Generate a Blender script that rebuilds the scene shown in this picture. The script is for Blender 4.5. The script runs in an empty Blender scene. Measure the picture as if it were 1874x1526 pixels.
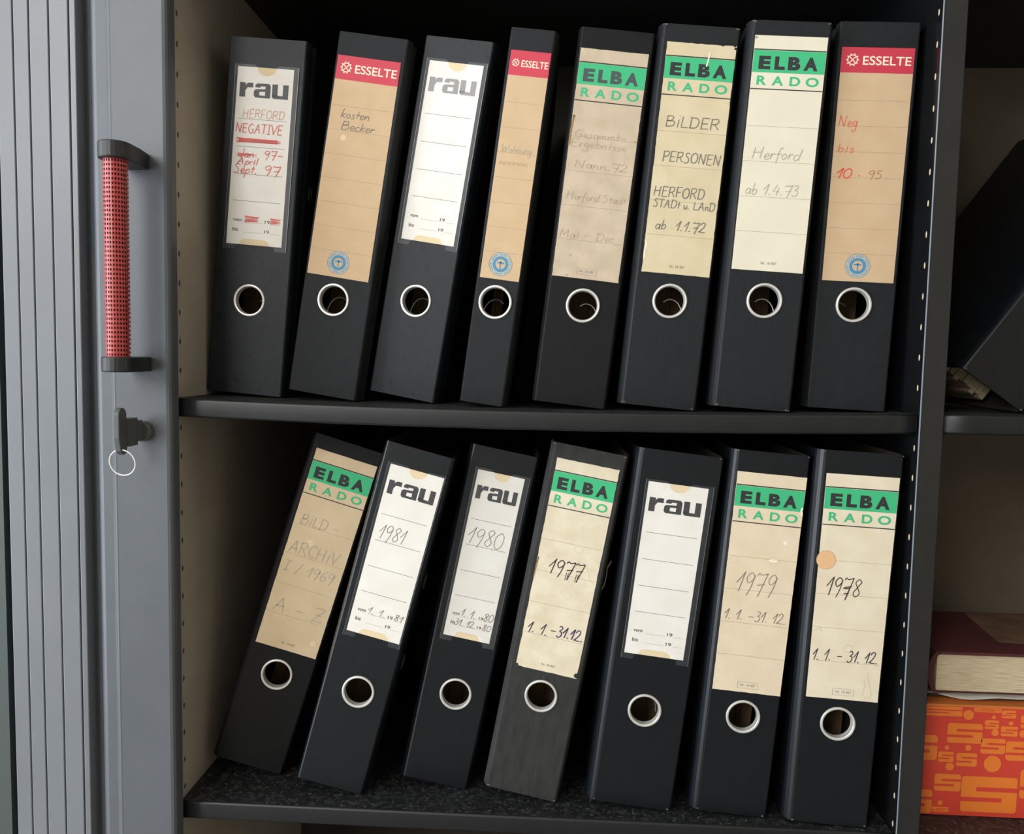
import bpy, bmesh, math, random
from mathutils import Matrix, Vector
random.seed(7)
SC = bpy.context.scene
COL = SC.collection
PI = math.pi
R = math.radians

# ------------------------------------------------------------------ camera
cam_d = bpy.data.cameras.new('camera'); cam = bpy.data.objects.new('camera', cam_d); COL.objects.link(cam)
CAM = (0.3448, -0.6822, 0.0422); PITCH, ROLL, YAW, F = -0.0758, -0.0197, 0.0479, 1500.0
M3 = Matrix.Rotation(YAW, 3, 'Z') @ Matrix.Rotation(PITCH, 3, 'X') @ Matrix.Rotation(ROLL, 3, 'Y')
right, fwd, up = M3.col[0], M3.col[1], M3.col[2]
mw = Matrix((right, up, -fwd)).transposed().to_4x4(); mw.translation = CAM
cam.matrix_world = mw
cam_d.sensor_fit = 'HORIZONTAL'; cam_d.sensor_width = 36; cam_d.lens = 36 * F / 1874
cam_d.clip_start = 0.02; cam_d.clip_end = 50
SC.camera = cam

# ------------------------------------------------------------------ light
W = bpy.data.worlds.new('world'); SC.world = W; W.use_nodes = True
bg = W.node_tree.nodes['Background']; bg.inputs[0].default_value = (0.62, 0.72, 0.85, 1); bg.inputs[1].default_value = 1.0
def area(name, loc, target, sx, sy, power, color):
    d = bpy.data.lights.new(name, 'AREA'); d.shape = 'RECTANGLE'; d.size = sx; d.size_y = sy; d.energy = power; d.color = color
    o = bpy.data.objects.new(name, d); COL.objects.link(o); o.location = loc
    o.rotation_euler = (Vector(target) - Vector(loc)).to_track_quat('-Z', 'Y').to_euler()
    return o
WIN = dict(x0=-1.30, x1=-0.40, z0=0.35, z1=1.60, y=-2.35)       # daylight window in the wall behind the camera
WIN2 = dict(y0=-2.10, y1=-0.45, z0=-1.15, z1=1.55, x=-2.3)        # tall balcony window in the left wall
area('window_daylight', ((WIN['x0']+WIN['x1'])/2, WIN['y']+0.06, (WIN['z0']+WIN['z1'])/2), ((WIN['x0']+WIN['x1'])/2, 0, (WIN['z0']+WIN['z1'])/2),
     WIN['x1']-WIN['x0']-.1, WIN['z1']-WIN['z0']-.1, 44, (1.0, 0.975, 0.95))
area('window_daylight', (WIN2['x']+0.06, (WIN2['y0']+WIN2['y1'])/2, (WIN2['z0']+WIN2['z1'])/2), (0, (WIN2['y0']+WIN2['y1'])/2, (WIN2['z0']+WIN2['z1'])/2),
     WIN2['y1']-WIN2['y0']-.1, WIN2['z1']-WIN2['z0']-.1, 120, (0.86, 0.93, 1.0))
SC.view_settings.view_transform = 'Standard'; SC.view_settings.look = 'None'
SC.view_settings.exposure = -0.27; SC.view_settings.gamma = 1.0; SC.view_settings.use_curve_mapping = False
SC.cycles.max_bounces = 8; SC.cycles.diffuse_bounces = 4; SC.cycles.transparent_max_bounces = 8

# ------------------------------------------------------------------ materials
def lin(c):
    return tuple(((v/255)/12.92 if v/255 <= .04045 else ((v/255+.055)/1.055)**2.4) for v in c)
MATS = {}
def mat(name, rgb, rough=.6, rgb2=None, scale=60, detail=4, lo=.4, hi=.65, metal=0, spec=.5, bump=0, bscale=400, stretch=None, speck=None):
    """principled surface; rgb in sRGB 0..255; optional noise mix to rgb2, bump and speckles (rgb, scale, threshold)"""
    if name in MATS: return MATS[name]
    m = bpy.data.materials.new(name); m.use_nodes = True; n = m.node_tree.nodes; l = m.node_tree.links
    b = n['Principled BSDF']; b.inputs['Roughness'].default_value = rough; b.inputs['Metallic'].default_value = metal
    b.inputs['Specular IOR Level'].default_value = spec
    b.inputs['Base Color'].default_value = (*lin(rgb), 1)
    tc = n.new('ShaderNodeTexCoord'); src = tc.outputs['Object']
    if stretch:
        mp = n.new('ShaderNodeMapping'); mp.inputs['Scale'].default_value = stretch; l.new(src, mp.inputs['Vector']); src = mp.outputs[0]
    last = None
    if rgb2:
        t = n.new('ShaderNodeTexNoise'); t.inputs['Scale'].default_value = scale; t.inputs['Detail'].default_value = detail; l.new(src, t.inputs['Vector'])
        r = n.new('ShaderNodeValToRGB'); r.color_ramp.elements[0].position = lo; r.color_ramp.elements[1].position = hi
        r.color_ramp.elements[0].color = (*lin(rgb), 1); r.color_ramp.elements[1].color = (*lin(rgb2), 1)
        l.new(t.outputs[0], r.inputs[0]); last = r.outputs[0]
    if speck:
        t = n.new('ShaderNodeTexNoise'); t.inputs['Scale'].default_value = speck[1]; t.inputs['Detail'].default_value = 3; l.new(src, t.inputs['Vector'])
        r = n.new('ShaderNodeValToRGB'); r.color_ramp.elements[0].position = speck[2]; r.color_ramp.elements[1].position = speck[2] + .06
        r.color_ramp.elements[0].color = (0, 0, 0, 1); r.color_ramp.elements[1].color = (1, 1, 1, 1)
        l.new(t.outputs[0], r.inputs[0])
        x = n.new('ShaderNodeMix'); x.data_type = 'RGBA'; l.new(r.outputs[0], x.inputs['Factor'])
        if last: l.new(last, x.inputs['A'])
        else: x.inputs['A'].default_value = (*lin(rgb), 1)
        x.inputs['B'].default_value = (*lin(speck[0]), 1); last = x.outputs['Result']
    if last: l.new(last, b.inputs['Base Color'])
    if bump:
        t = n.new('ShaderNodeTexNoise'); t.inputs['Scale'].default_value = bscale; t.inputs['Detail'].default_value = 2; l.new(src, t.inputs['Vector'])
        bp = n.new('ShaderNodeBump'); bp.inputs['Strength'].default_value = bump; bp.inputs['Distance'].default_value = .001
        l.new(t.outputs[0], bp.inputs['Height']); l.new(bp.outputs[0], b.inputs['Normal'])
    MATS[name] = m
    return m
def film(name, haze, rough, bump=0, gloss=.007):
    """thin clear plastic: mostly see-through, a little milky, a little glossy"""
    if name in MATS: return MATS[name]
    m = bpy.data.materials.new(name); m.use_nodes = True; n = m.node_tree.nodes; l = m.node_tree.links
    n.remove(n['Principled BSDF']); out = n['Material Output']
    tr = n.new('ShaderNodeBsdfTransparent'); df = n.new('ShaderNodeBsdfDiffuse'); df.inputs[0].default_value = (.85, .87, .88, 1)
    gl = n.new('ShaderNodeBsdfGlossy'); gl.inputs['Roughness'].default_value = rough
    m1 = n.new('ShaderNodeMixShader'); m1.inputs[0].default_value = haze; l.new(tr.outputs[0], m1.inputs[1]); l.new(df.outputs[0], m1.inputs[2])
    m2 = n.new('ShaderNodeMixShader'); m2.inputs[0].default_value = gloss; l.new(m1.outputs[0], m2.inputs[1]); l.new(gl.outputs[0], m2.inputs[2])
    if bump:
        tc = n.new('ShaderNodeTexCoord'); t = n.new('ShaderNodeTexNoise'); t.inputs['Scale'].default_value = 28; t.inputs['Detail'].default_value = 1
        l.new(tc.outputs['Object'], t.inputs['Vector']); bp = n.new('ShaderNodeBump'); bp.inputs['Strength'].default_value = bump; bp.inputs['Distance'].default_value = .01
        l.new(t.outputs[0], bp.inputs['Height']); l.new(bp.outputs[0], gl.inputs['Normal'])
    l.new(m2.outputs[0], out.inputs['Surface']); MATS[name] = m
    return m
paint = mat('grey_metallic_paint', (88, 92, 97), .45, (85, 89, 94), 30, spec=.5, bump=.04, bscale=900)
slatm = mat('slat_plastic', (116, 120, 125), .38, (112, 116, 121), 12, spec=.5)
blackmetal = mat('black_shelf_lacquer', (20, 22, 24), .42, (17, 19, 21), 20, speck=((96, 98, 98), 240, .735), bump=.05, bscale=700)
dusty = mat('dusty_shelf_top', (18, 19, 20), .55, (50, 52, 52), 160, lo=.48, hi=.72, speck=((74, 76, 75), 300, .60))
divm = mat('black_panel_laminate', (22, 23, 24), .17, (19, 20, 21), 15)
divfront = mat('dark_panel_edge', (31, 31, 30), .5, (27, 27, 26), 60)
beige = mat('beige_panel_laminate', (172, 163, 148), .6, (165, 156, 141), 25, spec=.3)
backm = mat('back_panel_board', (118, 108, 92), .75, (112, 102, 86), 20, spec=.2)
holedark = mat('drilled_hole', (70, 56, 42), .9)
chip = mat('chipboard_hole', (206, 188, 160), .9)
darkplastic = mat('black_plastic', (34, 36, 38), .45, spec=.5, bump=.05, bscale=1500)
keyplastic = mat('dark_key_plastic', (80, 82, 80), .5)
steel = mat('nickel_ring', (226, 224, 218), .34, metal=.55)
wire = mat('bright_wire', (235, 235, 232), .35, metal=.3)
redmesh = mat('red_perforated_grip', (176, 62, 60), .30, spec=.6)
redcore = mat('dark_red_core', (70, 16, 18), .7)
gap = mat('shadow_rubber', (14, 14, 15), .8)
hidden = mat('kraft_lining', (58, 47, 38), .85, (50, 40, 32), 40); filed = mat('filed_paper', (138, 112, 82), .85, (112, 90, 64), 40)
pages = mat('page_edges', (206, 190, 160), .85, (176, 158, 126), 60, stretch=(1, 1, 30))

# ------------------------------------------------------------------ mesh builder
class MB:
    def __init__(s): s.v = []; s.f = []; s.m = []; s.mats = []; s.smooth = []
    def mi(s, m):
        if m not in s.mats: s.mats.append(m)
        return s.mats.index(m)
    def face(s, pts, m, smooth=False):
        i = len(s.v); s.v += [tuple(p) for p in pts]; s.f.append(tuple(range(i, i+len(pts)))); s.m.append(s.mi(m)); s.smooth.append(smooth)
    def box(s, x0, x1, y0, y1, z0, z1, m):
        p = [(x, y, z) for z in (z0, z1) for x, y in ((x0, y0), (x1, y0), (x1, y1), (x0, y1))]
        for q in ((0, 3, 2, 1), (4, 5, 6, 7), (0, 1, 5, 4), (1, 2, 6, 5), (2, 3, 7, 6), (3, 0, 4, 7)): s.face([p[k] for k in q], m)
    def prism(s, poly, a0, a1, m, axis='z', smooth=False, caps=True):
        """poly in the two other axes, extruded along axis"""
        def P(u, v, a): return {'z': (u, v, a), 'y': (u, a, v), 'x': (a, u, v)}[axis]
        n = len(poly)
        for i in range(n):
            (u0, v0), (u1, v1) = poly[i], poly[(i+1) % n]
            s.face([P(u0, v0, a0), P(u1, v1, a0), P(u1, v1, a1), P(u0, v0, a1)], m, smooth)
        if caps:
            s.face([P(u, v, a0) for u, v in reversed(poly)], m); s.face([P(u, v, a1) for u, v in poly], m)
    def tube(s, path, r, m, n=10, closed=False):
        path = [Vector(p) for p in path]; rings = []; N = len(path); up0 = None
        for i, p in enumerate(path):
            a = path[(i-1) % N] if (closed or i > 0) else p; b = path[(i+1) % N] if (closed or i < N-1) else p
            t = (b - a).normalized()
            if up0 is None: up0 = t.orthogonal().normalized()
            up0 = (up0 - t * up0.dot(t)).normalized(); sd = t.cross(up0)
            rr = r[i] if isinstance(r, (list, tuple)) else r
            rings.append([p + (up0*math.cos(2*PI*k/n) + sd*math.sin(2*PI*k/n))*rr for k in range(n)])
        for i in range(N if closed else N-1):
            A, B = rings[i], rings[(i+1) % N]
            for k in range(n): s.face([A[k], A[(k+1) % n], B[(k+1) % n], B[k]], m, True)
        if not closed: s.face(list(reversed(rings[0])), m); s.face(rings[-1], m)
    def lathe(s, prof, m, c=(0, 0, 0), n=40, axis='y', smooth=True):
        for i in range(len(prof)-1):
            (r0, a0), (r1, a1) = prof[i], prof[i+1]
            for k in range(n):
                t0, t1 = 2*PI*k/n, 2*PI*(k+1)/n
                def P(r, a, t):
                    u, v = r*math.cos(t), r*math.sin(t)
                    return (c[0]+u, c[1]+a, c[2]+v) if axis == 'y' else (c[0]+u, c[1]+v, c[2]+a)
                s.face([P(r0, a0, t0), P(r0, a0, t1), P(r1, a1, t1), P(r1, a1, t0)], m, smooth)
    def build(s, name, parent=None, merge=False, bevel=None):
        me = bpy.data.meshes.new(name); me.from_pydata(s.v, [], s.f)
        for m in s.mats: me.materials.append(m)
        me.polygons.foreach_set('material_index', s.m); me.polygons.foreach_set('use_smooth', s.smooth)
        if merge:
            bm = bmesh.new(); bm.from_mesh(me); bmesh.ops.remove_doubles(bm, verts=bm.verts, dist=1e-6); bmesh.ops.recalc_face_normals(bm, faces=bm.faces); bm.to_mesh(me); bm.free()
        o = bpy.data.objects.new(name, me); COL.objects.link(o)
        if parent: o.parent = parent
        if bevel:
            b = o.modifiers.new('bevel', 'BEVEL'); b.width = bevel; b.segments = 2; b.limit_method = 'ANGLE'; b.angle_limit = R(40)
        return o
def tag(o, label, cat, group=None):
    o['label'] = label; o['category'] = cat
    if group: o['group'] = group
    return o
def thing(name, loc, label, cat, group=None, rot=(0, 0, 0)):
    o = bpy.data.objects.new(name, None); COL.objects.link(o); o.location = loc; o.rotation_euler = rot; o.empty_display_size = .02
    return tag(o, label, cat, group)

# ------------------------------------------------------------------ setting: room
def struct(name, mb):
    o = mb.build(name, merge=True); o['kind'] = 'structure'; return o
X0, X1, Y0, Y1, Z0, Z1 = WIN2['x'], 2.6, WIN['y'], .40, -1.30, 1.95
wallm = mat('plaster_wall', (205, 200, 190), .9, (198, 192, 182), 8); ceilm = mat('ceiling_white', (225, 222, 216), .9)
floorm = mat('floor_lino', (142, 138, 130), .6, (128, 124, 116), 14)
b = MB(); b.box(X0, X1, Y0, Y1, Z0-.05, Z0, floorm); struct('floor', b)
b = MB(); b.box(X0, X1, Y0, Y1, Z1, Z1+.05, ceilm); struct('ceiling', b)
b = MB(); b.box(X0, X1, Y1, Y1+.05, Z0, Z1, wallm); struct('wall_back', b)
b = MB(); b.box(X0-.1, X0, Y0, WIN2['y0'], Z0, Z1, wallm); b.box(X0-.1, X0, WIN2['y1'], Y1, Z0, Z1, wallm)
b.box(X0-.1, X0, WIN2['y0'], WIN2['y1'], Z0, WIN2['z0'], wallm); b.box(X0-.1, X0, WIN2['y0'], WIN2['y1'], WIN2['z1'], Z1, wallm); struct('wall_left', b)
b = MB(); b.box(X1, X1+.05, Y0, Y1, Z0, Z1, mat('warm_wall', (226, 214, 198), .9)); struct('wall_right', b)
b = MB()
b.box(X0, WIN['x0'], Y0-.1, Y0, Z0, Z1, wallm); b.box(WIN['x1'], X1, Y0-.1, Y0, Z0, Z1, wallm)
b.box(WIN['x0'], WIN['x1'], Y0-.1, Y0, Z0, WIN['z0'], wallm); b.box(WIN['x0'], WIN['x1'], Y0-.1, Y0, WIN['z1'], Z1, wallm); struct('wall_front', b)
b = MB(); fr = mat('window_frame_white', (225, 225, 222), .5)
for x in (WIN['x0'], WIN['x1']-.05): b.box(x, x+.05, Y0-.08, Y0-.02, WIN['z0'], WIN['z1'], fr)
for z in (WIN['z0'], WIN['z1']-.05): b.box(WIN['x0']+.05, WIN['x1']-.05, Y0-.08, Y0-.02, z, z+.05, fr)
struct('window_1', b)
b = MB()
for y in (WIN2['y0'], WIN2['y1']-.05): b.box(X0-.08, X0-.02, y, y+.05, WIN2['z0'], WIN2['z1'], fr)
for z in (WIN2['z0'], WIN2['z1']-.05): b.box(X0-.08, X0-.02, WIN2['y0']+.05, WIN2['y1']-.05, z, z+.05, fr)
struct('window_2', b)

# ------------------------------------------------------------------ cabinet
XL, XR, D, H2, SAG = .0252, .6442, .350, .357, .0045
DIVW = .0190
cab = thing('filing_cabinet', (.3, .1, Z0), 'tall grey and black office cabinet with a slatted roller door open on two compartments', 'cabinet')
def cpart(mb, name, parent=None, **k):
    o = mb.build(name, parent or cab, **k)
    if parent is None: o.matrix_parent_inverse = Matrix.Translation((-.3, -.1, -Z0))
    return o
TOP = .394
# outer grey left side, beige inner left panel with drilled holes, black divider, right side, back
b = MB(); b.box(-.150, -.1262, -.004, D, Z0+.001, TOP+.03, mat('cabinet_side_grey', (66, 74, 72), .5)); cpart(b, 'side_panel', bevel=.0012)
b = MB(); b.box(XL-.019, XL, .0005, D, Z0+.001, TOP, beige)
for k in range(60):
    z = .2212 - .02475*(k-12)
    if -.50 < z < TOP-.02:
        pts = [(.0092+.0016*math.cos(t*PI/6), z+.0026*math.sin(t*PI/6)) for t in range(12)]
        b.face([(XL+.0001, u, v) for u, v in pts], holedark)
cpart(b, 'inner_side_panel')
b = MB(); b.box(XR, XR+DIVW, -.002, D, Z0+.001, TOP, divm)
b.box(XR+.0006, XR+DIVW-.0006, -.0024, -.002, Z0+.001, TOP, divfront)
for k in range(60):
    z = .2944 - .0248*(k-6)
    if -.50 < z < TOP-.02:
        pts = [(.0050+.0013*math.cos(t*PI/6), z+.0026*math.sin(t*PI/6)) for t in range(12)]
        b.face([(XR-.0001, u, v) for u, v in pts], chip)
dv = cpart(b, 'divider_panel', bevel=.0010)
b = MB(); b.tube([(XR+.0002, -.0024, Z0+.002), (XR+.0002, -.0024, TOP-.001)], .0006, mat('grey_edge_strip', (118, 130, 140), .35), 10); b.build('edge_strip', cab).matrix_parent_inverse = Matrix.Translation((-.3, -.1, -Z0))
b = MB(); b.box(1.262, 1.286, -.004, D, Z0+.001, TOP+.03, paint); cpart(b, 'side_panel', bevel=.0012)
b = MB(); b.box(XR+.008, 1.262, D, D+.012, Z0+.001, TOP+.03, backm); cpart(b, 'back_panel')
b = MB(); b.box(-.126, XR+.008, D, D+.012, Z0+.001, TOP+.03, mat('shaded_back_board', (66, 61, 54), .75, (60, 56, 49), 20, spec=.2)); cpart(b, 'back_panel')  # left back board in a darker colour, standing in for shade behind the binders
b = MB(); b.box(-.126, 1.262, -.004, D, TOP, TOP+.03, mat('dark_top_panel', (40, 40, 40), .5)); b.box(XL+.001, 1.261, .0005, .012, TOP-.012, TOP, mat('dark_top_panel', (40, 40, 40), .5)); cpart(b, 'top_panel')  # second box: unseen front lip, added to keep light off the back panel
b = MB(); b.box(-.126, 1.262, 0, D, Z0+.001, Z0+.09, divm); cpart(b, 'plinth')
def shelf(x0, x1, z, sag, th=.0160):
    b = MB(); N = 24
    def s(i):
        t = i/N; return x0+(x1-x0)*t, z - sag*4*t*(1-t)
    r = .0022
    prof = [(D-.001, 0)] + [(r-r*math.sin(a*PI/8), -(r-r*math.cos(a*PI/8))) for a in range(5)] + [(r-r*math.cos(a*PI/8), -(th-r)-r*math.sin(a*PI/8)) for a in range(5)] + [(.02, -th), (.022, -th+.008), (D-.001, -th+.008)]
    for i in range(N):
        (xa, za), (xb, zb) = s(i), s(i+1)
        for k in range(len(prof)):
            p, q = prof[k], prof[(k+1) % len(prof)]
            b.face([(xa, p[0], za+p[1]), (xb, p[0], zb+p[1]), (xb, q[0], zb+q[1]), (xa, q[0], za+q[1])], dusty if k == 0 else blackmetal, 1 <= k <= 9)
    for i in (0, N):
        xa, za = s(i); b.face([(xa, p[0], za+p[1]) for p in prof], blackmetal)
    return cpart(b, 'shelf_board', merge=True)
shelf(XL+.0008, XR-.0008, 0, SAG); shelf(XL+.0008, XR-.0008, -H2, 0)
shelf(XR+DIVW+.0006, 1.2612, .0005, 0); shelf(XR+DIVW+.0006, 1.2612, -H2, 0)
shelf(XL+.0008, XR-.0008, -2*H2, 0); shelf(XR+DIVW+.0006, 1.2612, -2*H2, 0)
# roller door: slats and end bar
dz0, dz1 = Z0+.09, TOP-.004
door = cpart(MB(), 'roller_door')
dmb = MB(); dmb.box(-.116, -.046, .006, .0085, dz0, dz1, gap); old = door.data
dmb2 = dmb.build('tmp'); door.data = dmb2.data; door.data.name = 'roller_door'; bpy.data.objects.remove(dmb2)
for x0, x1 in ((-.1153, -.1029), (-.1012, -.0894), (-.0877, -.0727), (-.0710, -.0559), (-.0540, -.0497)):
    b = MB(); y = -.012; r = .0016
    x0 -= .0003; x1 += .0003; poly = [(x0, .005), (x0, y+.0006), (x0+.0003, y+.0002), (x0+.0008, y), (x1-.0006, y+.0003), (x1-.0002, y+.0006), (x1, y+.0010), (x1, .005)]
    b.prism(poly, dz0, dz1, slatm, smooth=False); o = b.build('slat', door)
b = MB()
poly = [(-.0494, .012), (-.0494, .0010), (-.0465, .0006), (-.0435, -.0010), (-.0408, -.0040), (-.0385, -.0075), (-.0360, -.0098), (-.0330, -.0110), (-.0246, -.0112), (-.0206, -.0150), (-.0194, -.0156), (-.0182, -.0154),
        (.0240, -.0150), (.0262, -.0142), (.0275, -.0122), (.0281, -.0090), (.0282, -.0010), (.0270, -.0004), (.0050, -.0004), (.0050, .012)]
b.prism(poly, dz0, dz1, paint); b.build('end_bar', door)
# handle
hd = cpart(MB(), 'door_handle'); hd.data.materials.append(darkplastic)
HX, HY = .0029, -.0500
for z0, z1 in ((.1865, .1995), (.0225, .0345)):
    b = MB(); poly = []
    for k in range(13):
        a = PI + PI*k/12; poly.append((HX+.0122*math.cos(a), HY-.0005+.0125*math.sin(a)))
    poly += [(HX+.0118, -.034), (HX+.0095, -.0152), (HX-.0085, -.0152), (HX-.0118, -.034)]
    b.prism(poly, z0, z1, darkplastic); b.build('handle_bracket', hd, merge=True, bevel=.0012)
b = MB(); NA, NZ = 26, 44; zz0, zz1 = .0345, .1865; rad = .0091
for i in range(NA):
    for j in range(NZ):
        def P(a, t): return (HX+rad*math.cos(2*PI*a/NA), HY+rad*math.sin(2*PI*a/NA), zz0+(zz1-zz0)*t/NZ)
        o_ = [P(i, j), P(i+1, j), P(i+1, j+1), P(i, j+1)]
        c_ = [P(i+.5+.30*dx, j+.5+.30*dy) for dx, dy in ((-1, -.5), (-.5, -1), (.5, -1), (1, -.5), (1, .5), (.5, 1), (-.5, 1), (-1, .5))]
        b.face([o_[0], o_[1], c_[2], c_[1]], redmesh); b.face([o_[1], o_[2], c_[4], c_[3]], redmesh); b.face([o_[2], o_[3], c_[6], c_[5]], redmesh); b.face([o_[3], o_[0], c_[0], c_[7]], redmesh)
        for q, (e, f_) in zip(range(4), ((0, 1), (2, 3), (4, 5), (6, 7))): b.face([o_[q], c_[e], c_[f_]], redmesh)
g = b.build('grip', hd); g['label'] = 'red perforated metal grip tube'
b = MB(); b.lathe([(.0076, zz0), (.0076, zz1)], redcore, (HX, HY, 0), 24, 'z'); b.build('grip_core', hd)
# lock
lk = MB(); lk.lathe([(.0005, -.0215), (.0072, -.0215), (.0082, -.0205), (.0085, -.0150)], keyplastic, (.0052, 0, -.0275), 28); cpart(lk, 'door_lock')

# key in the lock and the wire ring hanging from it
KX = .0020
key = thing('key', (KX, -.050, -.027), 'dark folding key standing in the lock of the grey roller door bar', 'key')
def kpart(mb, name, **k):
    o = mb.build(name, key, **k); o.matrix_parent_inverse = Matrix.Translation((-KX, .050, .027)); return o
b = MB(); prof = [(-.0560, -.0125)]
prof = [(-.0475+.0060*math.cos(a*PI/8)*1.0, -.0115+.0055*math.sin(a*PI/8)) for a in range(0, 9)] + [(-.0535, -.030), (-.0510, -.0405), (-.0465, -.0440), (-.0415, -.0425), (-.0405, -.036), (-.0415, -.030)]
b.prism(prof, KX-.0026, KX+.0022, keyplastic, axis='x'); kpart(b, 'key_bow', merge=True, bevel=.0007)
b = MB(); b.box(KX-.0026, KX+.0046, -.0425, -.0290, -.0375, -.0150, keyplastic); b.box(KX-.0010, KX+.0050, -.0300, -.0215, -.0345, -.0175, keyplastic); kpart(b, 'key_hinge', bevel=.0008)
b = MB(); b.tube([(.0030+.0105*math.sin(2*PI*k/48), -.0470-.002*math.cos(2*PI*k/48), -.0500+.0105*math.cos(2*PI*k/48)) for k in range(48)], .00055, wire, 8, True)
o = b.build('key_ring'); tag(o, 'thin bright wire ring hanging from the dark key', 'key ring')

# ------------------------------------------------------------------ lettering
def text_tris(ch, offset=0.0):
    c = bpy.data.curves.new('t', 'FONT'); c.body = ch; c.offset = offset; c.resolution_u = 6
    o = bpy.data.objects.new('t', c); COL.objects.link(o)
    dg = bpy.context.evaluated_depsgraph_get(); me = o.evaluated_get(dg).to_mesh()
    v = [(p.co.x, p.co.y) for p in me.vertices]; f = [tuple(p.vertices) for p in me.polygons]
    o.evaluated_get(dg).to_mesh_clear(); bpy.data.objects.remove(o); bpy.data.curves.remove(c)
    xs = [p[0] for p in v]; ys = [p[1] for p in v]; x0, x1, y0, y1 = min(xs), max(xs), min(ys), max(ys)
    return [((x-x0)/(x1-x0), (y-y0)/(y1-y0)) for x, y in v], f
CACHE = {}
def glyph_mesh(ch, off=0.0):
    if (ch, off) not in CACHE: CACHE[(ch, off)] = text_tris(ch, off)
    return CACHE[(ch, off)]
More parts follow.
